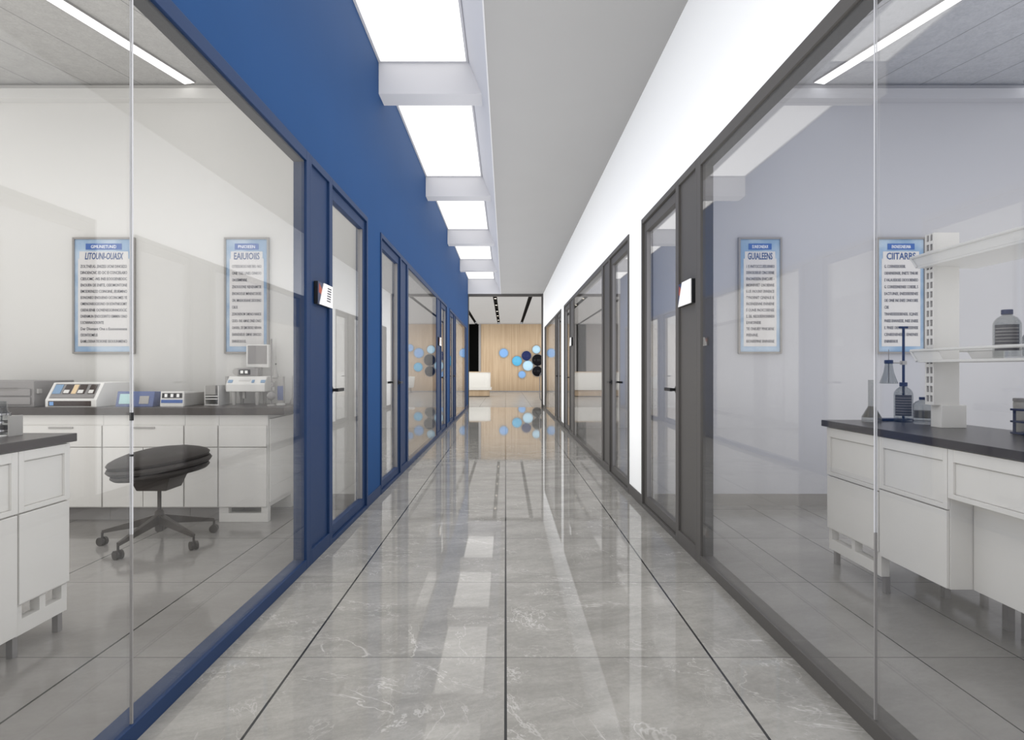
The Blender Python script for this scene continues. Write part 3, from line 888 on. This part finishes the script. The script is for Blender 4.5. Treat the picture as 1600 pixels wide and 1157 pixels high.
# slate blue meter
t = thing('bench_meter', 'slate blue meter with a pale teal screen on the wall bench', 'instrument', (-2.777, 4.33, TZ))
bm = bmesh.new(); prism(bm, [(0, 0), (0.12, 0), (0.12, 0.11), (0.03, 0.115)], -0.14, 0.14, 'x'); obj('housing', bm, 'inst_blue', t, 0.004)
mm = Matrix.Rotation(math.atan2(0.115, 0.03), 4, 'X')
bm = bmesh.new(); box(bm, -0.115, -0.02, 0.022, 0.098, -0.001, 0.003, mm); obj('screen', bm, 'teal', t)
bm = bmesh.new(); box(bm, 0.035, 0.105, 0.022, 0.082, -0.001, 0.003, mm); obj('keypad', bm, 'inst_grey', t)
# white digit meter
t = thing('bench_meter', 'white meter with three dial windows and a blue stripe', 'instrument', (-2.5, 4.34, TZ))
bm = bmesh.new(); prism(bm, [(0, 0), (0.30, 0), (0.30, 0.105), (0.012, 0.115)], -0.088, 0.088, 'x'); obj('housing', bm, 'inst_white', t, 0.003)
mm = Matrix.Rotation(math.atan2(0.115, 0.012), 4, 'X')
bm = bmesh.new(); box(bm, -0.075, 0.075, 0.065, 0.102, -0.001, 0.003, mm); dw = obj('display', bm, 'black', t)
for x in (-0.045, 0.0, 0.045):
    bm = bmesh.new(); box(bm, x - 0.010, x + 0.010, 0.071, 0.096, 0.003, 0.005, mm); box(bm, x - 0.004, x + 0.004, 0.076, 0.091, 0.005, 0.006, mm)
    obj('dial', bm, 'sign_white', dw)
bm = bmesh.new(); box(bm, -0.08, 0.08, 0.028, 0.052, -0.001, 0.003, mm); obj('stripe', bm, 'label_blue', t)
bx('side_cover', 'inst_grey', 0.0885, 0.094, 0.02, 0.29, 0.005, 0.10, t, 0.002)
# grey equipment case
t = thing('equipment_case', 'large grey equipment case at the photo edge on the wall bench', 'case', (-3.80, 4.29, TZ))
bx('housing', 'inst_mid', -0.31, 0.31, 0, 0.40, 0, 0.195, t, 0.004)
bx('drawer', 'inst_mid', 0.05, 0.29, -0.012, -0.0005, 0.02, 0.075, t, 0.002)
bx('drawer', 'inst_mid', 0.05, 0.29, -0.012, -0.0005, 0.085, 0.135, t, 0.002)
bx('latch', 'inst_grey', 0.31, 0.325, 0.02, 0.06, 0.10, 0.135, t, 0.003)
# analyser on legs with its monitor
t = thing('analyser', 'white console analyser standing on four tapered legs below the narrow notice', 'instrument', (-2.03, 4.52, TZ))
bm = bmesh.new(); prism(bm, [(0, 0.105), (0.2, 0.105), (0.2, 0.225), (0.05, 0.225), (0, 0.165)], -0.152, 0.152, 'x'); obj('console', bm, 'inst_white', t, 0.006)
for x in (-0.105, 0.085):
    for y in (0.03, 0.17):
        bm = bmesh.new(); tube(bm, (x * 0.95, y, 0), (x, y, 0.108), 0.012, 0.022, 12); obj('leg', bm, 'inst_grey', t, smooth=True)
bm = bmesh.new(); box(bm, -0.04, -0.02, 0.04, 0.06, 0.05, 0.106); obj('nozzle', bm, 'inst_grey', t, 0.002)
mm = Matrix.Translation((0, 0, 0.165)) @ Matrix.Rotation(math.atan2(0.06, 0.05), 4, 'X')
for a, b, n_, m_ in ((-0.14, -0.105, 'button', 'panel_blue'), (0.045, 0.065, 'button', 'panel_blue'), (0.115, 0.15, 'button', 'panel_blue')):
    bm = bmesh.new(); box(bm, a, b, 0.012, 0.04, -0.001, 0.004, mm); obj(n_, bm, m_, t)
bm = bmesh.new(); box(bm, -0.06, 0.03, 0.03, 0.05, -0.001, 0.004, mm); obj('paper_slot', bm, 'paper', t)
bx('side_arm', 'inst_grey', -0.172, -0.1525, 0.03, 0.18, 0.12, 0.225, t, 0.003)
t = thing('display_unit', 'small dark printer unit with two lit digits on the white console analyser', 'instrument', (-2.055, 4.60, TZ + 0.2255))
bx('housing', 'inst_mid', -0.075, 0.09, 0, 0.055, 0, 0.065, t, 0.004)
bm = bmesh.new(); tube(bm, (-0.085, 0.008, 0.035), (-0.085, 0.05, 0.035), 0.03); obj('paper_roll', bm, 'inst_grey', t, smooth=True)
q = bx('screen', 'black', -0.06, 0.03, -0.003, 0, 0.012, 0.053, t)
for x in (-0.035, 0.0):
    bx('digit', 'sign_white', x - 0.012, x + 0.010, -0.005, -0.003, 0.022, 0.045, q)
t = thing('monitor', 'small square grey screen monitor standing above the white console analyser', 'monitor', (-2.0, 4.7005, TZ + 0.2255))
bx('casing', 'inst_white', -0.09, 0.09, -0.03, 0.01, 0.07, 0.255, t, 0.004)
bx('screen', 'inst_mid', -0.075, 0.077, -0.033, -0.03, 0.098, 0.246, t)
bx('stand', 'inst_grey', -0.03, 0.03, -0.015, 0.005, 0.0, 0.07, t)
# tray unit
t = thing('tray_unit', 'grey tray unit with two open slots beside the white console analyser', 'tray unit', (-2.282, 4.50, TZ))
bm = bmesh.new(); box(bm, -0.055, -0.048, 0, 0.18, 0, 0.155); box(bm, 0.048, 0.055, 0, 0.18, 0, 0.155); box(bm, -0.048, 0.048, 0.17, 0.18, 0, 0.155)
box(bm, -0.048, 0.048, 0, 0.17, 0.0, 0.008)
obj('carcass', bm, 'inst_white', t)
bx('top_box', 'inst_grey', -0.048, 0.03, -0.004, 0.17, 0.082, 0.155, t, 0.002)
bx('tray', 'inst_white', -0.047, 0.047, -0.006, 0.168, 0.045, 0.055, t, 0.001)
bx('tray', 'inst_white', -0.047, 0.047, -0.006, 0.168, 0.066, 0.076, t, 0.001)
# rod stand with round bulb
t = thing('rod_stand', 'thin dark rod stand with a round bulb on the wall bench', 'lab stand', (-1.80, 4.455, TZ))
bm = bmesh.new(); tube(bm, (0, 0, 0.0), (0, 0, 0.515), 0.006); obj('rod', bm, 'inst_mid', t)
bm = bmesh.new(); bmesh.ops.create_uvsphere(bm, u_segments=24, v_segments=14, radius=0.032, matrix=Matrix.Translation((0, -0.004, 0.075))); obj('bulb', bm, 'inst_mid', t, smooth=True)
bm = bmesh.new(); lathe(bm, [(0.03, 0), (0.03, 0.008), (0.015, 0.012)], n=24); obj('base', bm, 'inst_grey', t)
bx('clamp', 'inst_mid', 0.004, 0.02, -0.012, 0.012, 0.145, 0.18, t, 0.002)
# funnel tower
t = thing('funnel_tower', 'slate labelled tower carrying a small cone funnel with black stopper', 'lab apparatus', (-1.765, 4.55, TZ))
bx('tower', 'inst_grey', -0.012, 0.026, -0.02, 0.025, 0.012, 0.225, t, 0.003)
bx('label_plate', 'inst_blue', -0.016, 0.028, -0.024, -0.0205, 0.04, 0.15, t)
bm = bmesh.new(); lathe(bm, [(0.034, 0), (0.034, 0.012), (0.03, 0.014)], n=24); obj('base', bm, 'inst_white', t)
bx('bracket', 'inst_grey', -0.06, -0.012, -0.012, 0.012, 0.19, 0.215, t, 0.002)
bm = bmesh.new(); lathe(bm, [(0.022, 0.2152), (0.020, 0.225), (0.006, 0.30), (0.004, 0.315)], -0.038, 0, 20); obj('cone', bm, 'inst_grey', t, smooth=True)
bm = bmesh.new(); bmesh.ops.create_uvsphere(bm, u_segments=16, v_segments=10, radius=0.007, matrix=Matrix.Translation((-0.038, 0, 0.322))); obj('stopper', bm, 'black', t, smooth=True)
bm = bmesh.new(); tube(bm, (-0.038, 0, 0.328), (-0.038, 0, 0.385), 0.003, n=8); tube(bm, (-0.038, 0, 0.385), (-0.038, 0, 0.52), 0.0012, n=8); obj('stem', bm, 'inst_grey', t)
# dropper
t = thing('dropper', 'slim dropper rod standing on a dark teardrop weight by the blue post', 'lab tool', (-1.672, 4.55, TZ))
bm = bmesh.new(); lathe(bm, [(0.016, 0), (0.021, 0.012), (0.018, 0.035), (0.006, 0.058), (0.0, 0.06)], n=20); obj('weight', bm, 'inst_mid', t, smooth=True)
bm = bmesh.new(); tube(bm, (0, 0, 0.055), (0, 0, 0.23), 0.004, 0.003, 10); obj('rod', bm, 'inst_mid', t)

# ------------------------------------------------------------------ west lab: island by the glass
o = bx('island_worktop', 'top_dark', -2.95, -1.872, 0.55, 2.535, TZ - 0.036, TZ, None, 0.003)
tag(o, 'dark island worktop at the photo edge under the glass jar', 'worktop')
def side_cabinet(name, label, grp, xf, s, y0, y1, depth, zt, gap, zb, drawer, loz, rec=0.0, leg=False, door=True):
    """cabinet whose face looks along s in x; xf face plane"""
    yc = (y0 + y1) / 2
    h = (y1 - y0) / 2 - 0.001
    t = thing(name, label, 'cabinet', (xf, yc, 0), 0, grp)
    D = -s * depth
    if gap:
        bx('carcass', 'white', 0, D, -h, h, 0.20, zt, t, 0.002)
        for xx in (0, D * 0.92):
            bm = bmesh.new()
            x2 = xx - s * 0.04
            box(bm, xx, x2, -h, h, 0.085, 0.145)
            for yy in (-h, -0.015, h - 0.03):
                box(bm, xx, x2, yy, yy + 0.03, 0.145, 0.20)
            obj('foot_rail', bm, 'white', t)
        for xx in (0.004, D * 0.92):
            for yy in (-h + 0.005, h - 0.03):
                bx('foot', 'edge_metal', xx - s * 0.02, xx - s * 0.045, yy, yy + 0.025, 0, 0.086, t)
    elif rec:
        bx('carcass', 'white', -s * rec, D, -h, h, zb, loz, t, 0.002)
        bx('drawer_box', 'white', 0, D, -h, h, loz, zt, t, 0.002)
        for yy in (-h + 0.03, h - 0.06):
            bx('foot', 'edge_metal', D * 0.5, D * 0.5 - s * 0.03, yy, yy + 0.03, 0, zb, t)
    else:
        bx('carcass', 'white', 0, D, -h, h, zb, zt, t, 0.002)
        for yy in (-h + 0.03, h - 0.06):
            bx('foot', 'edge_metal', D * 0.5, D * 0.5 - s * 0.03, yy, yy + 0.03, 0, zb, t)
    bm = bmesh.new()
    # raised border leaves the drawer panel sunk
    a, b, z0, z1 = -h + 0.025, h - 0.03, drawer[0], drawer[1]
    q = bx('drawer', 'white', s * 0.0005, s * 0.004, a + 0.001, b - 0.001, z0 + 0.001, z1 - 0.006, t)
    box(bm, s * 0.0005, s * 0.014, -h, a, z0 - 0.02, zt - 0.004); box(bm, s * 0.0005, s * 0.014, b, h, z0 - 0.02, zt - 0.004)
    box(bm, s * 0.0005, s * 0.014, a, b, z1, zt - 0.004); box(bm, s * 0.0005, s * 0.014, a, b, z0 - 0.02, z0)
    obj('drawer_surround', bm, 'white', t, 0.001)
    if door and not rec:
        bx('door', 'white', s * 0.0005, s * 0.014, -h + 0.003, h - 0.003, 0.21 if gap else zb + 0.004, drawer[0] - 0.026, t, 0.002)
    return t
side_cabinet('island_cabinet', 'white island end cabinet with an open foot rail beside the stool', 'white island cabinets', -1.895, 1, 2.24, 2.505, 0.95, TZ - 0.037, True, 0.2, (0.585, 0.765), 0)
side_cabinet('island_cabinet', 'white island cabinet nearer the camera, cut by the photo edge', 'white island cabinets', -1.895, 1, 1.60, 2.239, 0.95, TZ - 0.037, False, 0.09, (0.585, 0.765), 0)
side_cabinet('island_cabinet', 'white island cabinet nearest the camera, out of view', 'white island cabinets', -1.895, 1, 0.62, 1.599, 0.95, TZ - 0.037, False, 0.09, (0.585, 0.765), 0)
t = thing('glass_jar', 'clear glass jar in a metal holder at the photo edge on the island', 'jar', (-2.105, 2.41, TZ))
bx('tray', 'inst_white', -0.06, 0.048, -0.05, 0.05, 0, 0.008, t, 0.002)
bm = bmesh.new(); lathe(bm, [(0.034, 0.008), (0.036, 0.012), (0.033, 0.10), (0.028, 0.11), (0.026, 0.145), (0.024, 0.145), (0.026, 0.108), (0.030, 0.098), (0.032, 0.014), (0.0, 0.013)], n=32); obj('vessel', bm, 'vial', t, smooth=True)
bm = bmesh.new()
for z in (0.02, 0.055, 0.088):
    lathe(bm, [(0.037, z), (0.040, z), (0.040, z + 0.008), (0.037, z + 0.008), (0.037, z)], n=32)
for a in range(6):
    c, s_ = math.cos(a * PI / 3), math.sin(a * PI / 3)
    tube(bm, (0.0385 * c, 0.0385 * s_, 0.008), (0.0385 * c, 0.0385 * s_, 0.095), 0.003, n=8)
obj('holder', bm, 'chrome', t, smooth=True)
bm = bmesh.new(); lathe(bm, [(0.0, 0.0135), (0.030, 0.0145), (0.030, 0.045), (0.0, 0.045)], n=24); obj('filling', bm, 'inst_dark', t)
bx('splash_plate', 'inst_grey', 0.052, 0.058, -0.02, 0.05, 0.0, 0.085, t, 0.001)

# ------------------------------------------------------------------ lab stool
t = thing('lab_stool', 'black padded swivel stool on five castors inside the lab', 'stool', (-2.245, 3.76, 0))
tilt = Matrix.Translation((0, 0, 0.53)) @ Matrix.Rotation(math.radians(-6.5), 4, 'Y') @ Matrix.Rotation(math.radians(4), 4, 'X')
bm = bmesh.new()
prof = [(0.0, 0.085), (0.10, 0.083), (0.19, 0.070), (0.26, 0.050), (0.296, 0.034), (0.310, 0.018), (0.302, 0.004), (0.272, 0.001)]
lathe(bm, prof[::-1] , n=48, sx=1, sy=0.8, m=tilt)
top = obj('seat_cushion', bm, 'seat', t, smooth=True)
bm = bmesh.new()
lathe(bm, [(0.276, -0.042), (0.304, -0.038), (0.318, -0.021), (0.308, -0.005), (0.276, 0.0005)], n=48, sx=1, sy=0.8, m=tilt)
obj('cushion_roll', bm, 'seat', t, smooth=True)
bm = bmesh.new()
lathe(bm, [(0.255, -0.082), (0.282, -0.079), (0.298, -0.064), (0.292, -0.049), (0.262, -0.0425)], n=48, sx=1, sy=0.8, m=tilt)
obj('cushion_roll', bm, 'seat', t, smooth=True)
bm = bmesh.new()
lathe(bm, [(0.150, -0.104), (0.178, -0.100), (0.190, -0.0825)], n=40, sx=1, sy=0.8, m=tilt)
obj('seat_pan', bm, 'seat', t, smooth=True)
bm = bmesh.new()
v = box(bm, -0.095, 0.095, -0.09, 0.09, 0.352, 0.442)
for q in v[4:]:
    q.co.x *= 1.35; q.co.y *= 1.25
obj('tilt_mechanism', bm, 'stool_metal', t, 0.006)
bm = bmesh.new(); tube(bm, (0, 0, 0.20), (0, 0, 0.36), 0.012); obj('piston', bm, 'stool_metal', t, smooth=True)
bm = bmesh.new(); lathe(bm, [(0.020, 0.075), (0.026, 0.085), (0.030, 0.16), (0.027, 0.205), (0.018, 0.215)], n=24); hub = obj('hub', bm, 'stool_metal', t, smooth=True)
for a in (262, 334, 46, 118, 190):
    c, s_ = math.cos(math.radians(a)), math.sin(math.radians(a))
    R = 0.335
    mm = Matrix.Rotation(math.radians(a), 4, 'Z')
    bm = bmesh.new()
    va = []
    for (r, hw, z0, z1) in ((0.02, 0.018, 0.125, 0.185), (R, 0.011, 0.078, 0.098)):
        va.append([bm.verts.new(mm @ Vector(p)) for p in ((r, -hw, z0), (r, hw, z0), (r, hw, z1), (r, -hw, z1))])
    for i in range(4):
        j = (i + 1) % 4
        bm.faces.new((va[0][i], va[0][j], va[1][j], va[1][i]))
    bm.faces.new(va[0][::-1]); bm.faces.new(va[1])
    lg = obj('leg', bm, 'stool_metal', t, 0.003)
    bm = bmesh.new()
    px_, py_ = R * c, R * s_
    tube(bm, (px_, py_, 0.045), (px_, py_, 0.085), 0.007, n=10)
    d = Vector((math.cos(math.radians(a * 2.3)), math.sin(math.radians(a * 2.3)), 0))
    for q in (-1, 1):
        p0 = Vector((px_, py_, 0.027)) + d * 0.006 * q
        p1 = Vector((px_, py_, 0.027)) + d * 0.022 * q
        tube(bm, p0, p1, 0.027, n=24)
    obj('castor', bm, 'seat', lg, smooth=True)

# ------------------------------------------------------------------ east lab bench
TE = 0.828
o = bx('bench_worktop', 'top_navy', 1.85, 2.46, 0.7, 3.40, TE - 0.036, TE, None, 0.003)
tag(o, 'dark worktop of the bench carrying the bottles and reagent shelves', 'worktop')
ze = TE - 0.037
side_cabinet('bench_cabinet', 'white bench cabinet at the far end with a slotted foot rail', 'white cabinets under the bottle bench', 1.88, -1, 2.90, 3.37, 0.54, ze, True, 0.2, (0.535, 0.735), 0)
side_cabinet('bench_cabinet', 'white bench cabinet just past the glass joint with a plain door', 'white cabinets under the bottle bench', 1.88, -1, 2.45, 2.899, 0.54, ze, False, 0.19, (0.55, 0.735), 0)
side_cabinet('bench_cabinet', 'white bench cabinet with a set back lower door near the photo edge', 'white cabinets under the bottle bench', 1.88, -1, 1.93, 2.449, 0.54, ze, False, 0.19, (0.60, 0.735), 0.575, rec=0.095)
side_cabinet('bench_cabinet', 'white bench cabinet nearest the camera, out of view', 'white cabinets under the bottle bench', 1.88, -1, 0.78, 1.929, 0.54, ze, False, 0.19, (0.60, 0.735), 0.575, rec=0.095)

# reagent rack
t = thing('reagent_rack', 'white two tier reagent rack with a perforated upright on the bench', 'rack', (2.21, 2.89, TE))
bx('foot_block', 'inst_white', -0.022, 0.105, 0.02, 0.095, 0, 0.115, t, 0.003)
bm = bmesh.new()
x0, x1, y0, y1 = -0.05, 0.075, 0.03, 0.09
box(bm, x0 + 0.004, x1, y0, y1, 0.115, 0.985)
# slotted face: rungs and stiles around dark square holes
st = [0.03, 0.043, 0.0565, 0.0635, 0.077, 0.09]
box(bm, x0 - 0.004, x0 + 0.004, st[0], st[1] - 0.004, 0.115, 0.985)
box(bm, x0 - 0.004, x0 + 0.004, 0.0565, 0.0635, 0.115, 0.985)
box(bm, x0 - 0.004, x0 + 0.004, 0.081, 0.09, 0.115, 0.985)
z = 0.115
while z < 0.97:
    box(bm, x0 - 0.004, x0 + 0.004, 0.039, 0.0565, z, z + 0.016); box(bm, x0 - 0.004, x0 + 0.004, 0.0635, 0.081, z, z + 0.016)
    z += 0.048
up = obj('upright', bm, 'inst_white', t)
bx('slot_backing', 'inst_mid', x0 + 0.0025, x0 + 0.0038, 0.036, 0.083, 0.12, 0.98, up)
def rack_shelf(zb, hgt, solid):
    ya, yb = 0.13, -2.0
    xa, xb = -0.10, 0.20
    bm = bmesh.new()
    prism(bm, [(ya - 0.05, zb), (yb, zb), (yb, zb + 0.012), (ya - 0.045, zb + 0.012)], xa, xb, 'x')
    sh = obj('shelf', bm, 'plastic', t, 0.002)
    bm = bmesh.new()
    for xx in (xa, xb):
        tube(bm, (xx, ya, zb + hgt), (xx, yb, zb + hgt), 0.007)
        tube(bm, (xx, ya, zb + hgt), (xx, ya - 0.045, zb + 0.006), 0.006)
    tube(bm, (xa, ya, zb + hgt), (xb, ya, zb + hgt), 0.007)
    obj('rail', bm, 'plastic', sh, smooth=True)
    bm = bmesh.new()
    e = yb if solid else ya - 0.22
    prism(bm, [(ya - 0.002, zb + hgt - 0.006), (ya - 0.045, zb + 0.012), (e - 0.0, zb + 0.012), (e + (0 if solid else 0.03), zb + hgt - 0.006)], xa + 0.001, xa + 0.006, 'x')
    prism(bm, [(ya - 0.002, zb + hgt - 0.006), (ya - 0.045, zb + 0.012), (e, zb + 0.012), (e, zb + hgt - 0.006)], xb - 0.006, xb - 0.001, 'x')
    obj('guard', bm, 'plastic', sh)
rack_shelf(1.640 - TE, 0.062, True)
rack_shelf(1.158 - TE, 0.062, False)

def bottle(x, y, z, r, h, label, grp, m_label=True, filling=False):
    t = thing('reagent_bottle', label, 'bottle', (x, y, z), 0, grp)
    hs = h * 0.70
    bm = bmesh.new()
    lathe(bm, [(r * 0.93, 0), (r, 0.004), (r, hs), (r * 0.93, hs + h * 0.06), (r * 0.72, hs + h * 0.13), (r * 0.42, hs + h * 0.18), (r * 0.36, hs + h * 0.20), (r * 0.36, h * 0.94),
               (r * 0.31, h * 0.94), (r * 0.31, hs + h * 0.19), (r * 0.66, hs + h * 0.12), (r * 0.87, hs + h * 0.05), (r * 0.94, hs), (r * 0.94, 0.008), (0.0, 0.007)], n=36)
    obj('vessel', bm, 'vial', t, smooth=True)
    bm = bmesh.new(); lathe(bm, [(r * 0.40, h * 0.90), (r * 0.42, h * 0.905), (r * 0.42, h * 0.995), (r * 0.38, h)], n=28); obj('cap', bm, 'navy', t, smooth=True)
    if m_label:
        a0 = math.atan2(-y, -x)
        def wrap(bm, r0, r1, z0, z1, half=0.92, n=18):
            rows = []
            for i in range(n + 1):
                a = a0 - half + 2 * half * i / n
                c, q = math.cos(a), math.sin(a)
                rows.append([bm.verts.new((rr * c, rr * q, zz)) for rr, zz in ((r0, z0), (r1, z0), (r1, z1), (r0, z1))])
            for p, u in zip(rows, rows[1:]):
                for i in range(4):
                    j = (i + 1) % 4
                    bm.faces.new((p[i], p[j], u[j], u[i]))
            bm.faces.new(rows[0]); bm.faces.new(rows[-1][::-1])
        bm = bmesh.new(); wrap(bm, r * 1.002, r * 1.02, h * 0.16, hs * 0.98)
        lb = obj('label', bm, 'label_dark', t, smooth=True)
        bm = bmesh.new()
        for i in range(7):
            zz = h * 0.21 + i * h * 0.066
            wrap(bm, r * 1.021, r * 1.03, zz, zz + 0.0022, 0.86)
        obj('label_line', bm, 'inst_grey', lb)
    if filling:
        bm = bmesh.new(); lathe(bm, [(0, h * 0.22), (r * 0.93, h * 0.22), (r * 0.93, h * 0.50), (0, h * 0.50)], n=36); obj('filling', bm, 'liquid', t)
    return t
G = 'clear reagent bottles'
bottle(2.205, 2.55, 1.1705, 0.050, 0.215, 'large clear bottle with a striped dark label on the reagent shelf', G)
bottle(2.215, 2.43, 1.1705, 0.038, 0.125, 'small bottle at the photo edge on the reagent shelf', G)
bottle(2.238, 3.262, TE + 0.0005, 0.047, 0.222, 'tall clear bottle with a striped dark label standing on the bench worktop', G)
bottle(2.262, 3.14, TE + 0.0005, 0.047, 0.145, 'short round bottle of grey powder on the bench beside the perforated upright', G, False, True)
# long-necked flask
t = thing('flask', 'conical flask with a long pale neck and grey content on the bench', 'flask', (2.07, 3.28, TE + 0.0005))
bm = bmesh.new(); lathe(bm, [(0.047, 0), (0.050, 0.004), (0.050, 0.026), (0.018, 0.088), (0.018, 0.235), (0.0155, 0.235), (0.0155, 0.088), (0.047, 0.026), (0.047, 0.006), (0, 0.005)], n=32); obj('vessel', bm, 'vial', t, smooth=True)
bm = bmesh.new(); lathe(bm, [(0.0, 0.024), (0.0465, 0.0245), (0.0150, 0.086), (0.0, 0.086)], n=32); obj('filling', bm, 'liquid', t, smooth=True)
# retort stand with hanging funnel
t = thing('retort_stand', 'navy retort stand holding a clear flared funnel behind the bottles', 'lab stand', (2.285, 3.33, TE))
bx('base', 'navy', -0.135, 0.05, -0.016, 0.05, 0, 0.014, t, 0.003)
bm = bmesh.new(); tube(bm, (0, 0, 0.012), (0, 0, 0.54), 0.007); obj('rod', bm, 'navy', t, smooth=True)
bm = bmesh.new(); tube(bm, (-0.024, 0, 0.537), (0.024, 0, 0.537), 0.006); obj('crossbar', bm, 'navy', t, smooth=True)
bm = bmesh.new(); tube(bm, (-0.085, 0, 0.333), (0.008, 0, 0.333), 0.004); box(bm, -0.012, 0.012, -0.012, 0.012, 0.322, 0.344); obj('arm', bm, 'inst_grey', t)
bm = bmesh.new(); lathe(bm, [(0.047, 0.215), (0.038, 0.24), (0.026, 0.28), (0.018, 0.335), (0.0165, 0.335), (0.0245, 0.28), (0.0365, 0.24), (0.0455, 0.215), (0.047, 0.215)], -0.085, 0, 32); fn = obj('funnel', bm, 'vial', t, smooth=True)
bm = bmesh.new(); lathe(bm, [(0.021, 0.328), (0.022, 0.33), (0.022, 0.348), (0.018, 0.35)], -0.085, 0, 24); obj('collar', bm, 'navy', fn, smooth=True)
bm = bmesh.new(); tube(bm, (-0.085, 0, 0.35), (-0.085, 0, 0.41), 0.002, n=8); tube(bm, (-0.085, 0, 0.22), (-0.085, 0, 0.33), 0.003, n=8); obj('stem', bm, 'inst_mid', fn)
# tube rack and canister at the edge
t = thing('tube_rack', 'navy three tier test tube rack at the photo edge on the bench', 'rack', (2.35, 2.52, TE))
for z in (0.006, 0.058, 0.112):
    bm = bmesh.new(); box(bm, -0.05, 0.05, -0.13, 0.125, z - 0.004, z + 0.005); obj('tier', bm, 'navy', t, 0.002)
for x in (-0.042, 0.042):
    for y in (-0.115, 0.11):
        bm = bmesh.new(); tube(bm, (x, y, 0), (x, y, 0.116), 0.006, n=10); obj('post', bm, 'navy', t)
t = thing('canister', 'grey lidded canister behind the navy tube rack', 'canister', (2.42, 2.715, TE))
bm = bmesh.new(); lathe(bm, [(0.038, 0), (0.040, 0.003), (0.040, 0.14), (0.037, 0.144)], n=28, sx=0.85, sy=0.85); obj('body', bm, 'inst_grey', t, smooth=True)
bm = bmesh.new(); lathe(bm, [(0.037, 0.1445), (0.037, 0.158), (0.034, 0.16)], n=28, sx=0.95, sy=0.95); obj('lid', bm, 'inst_mid', t, smooth=True)
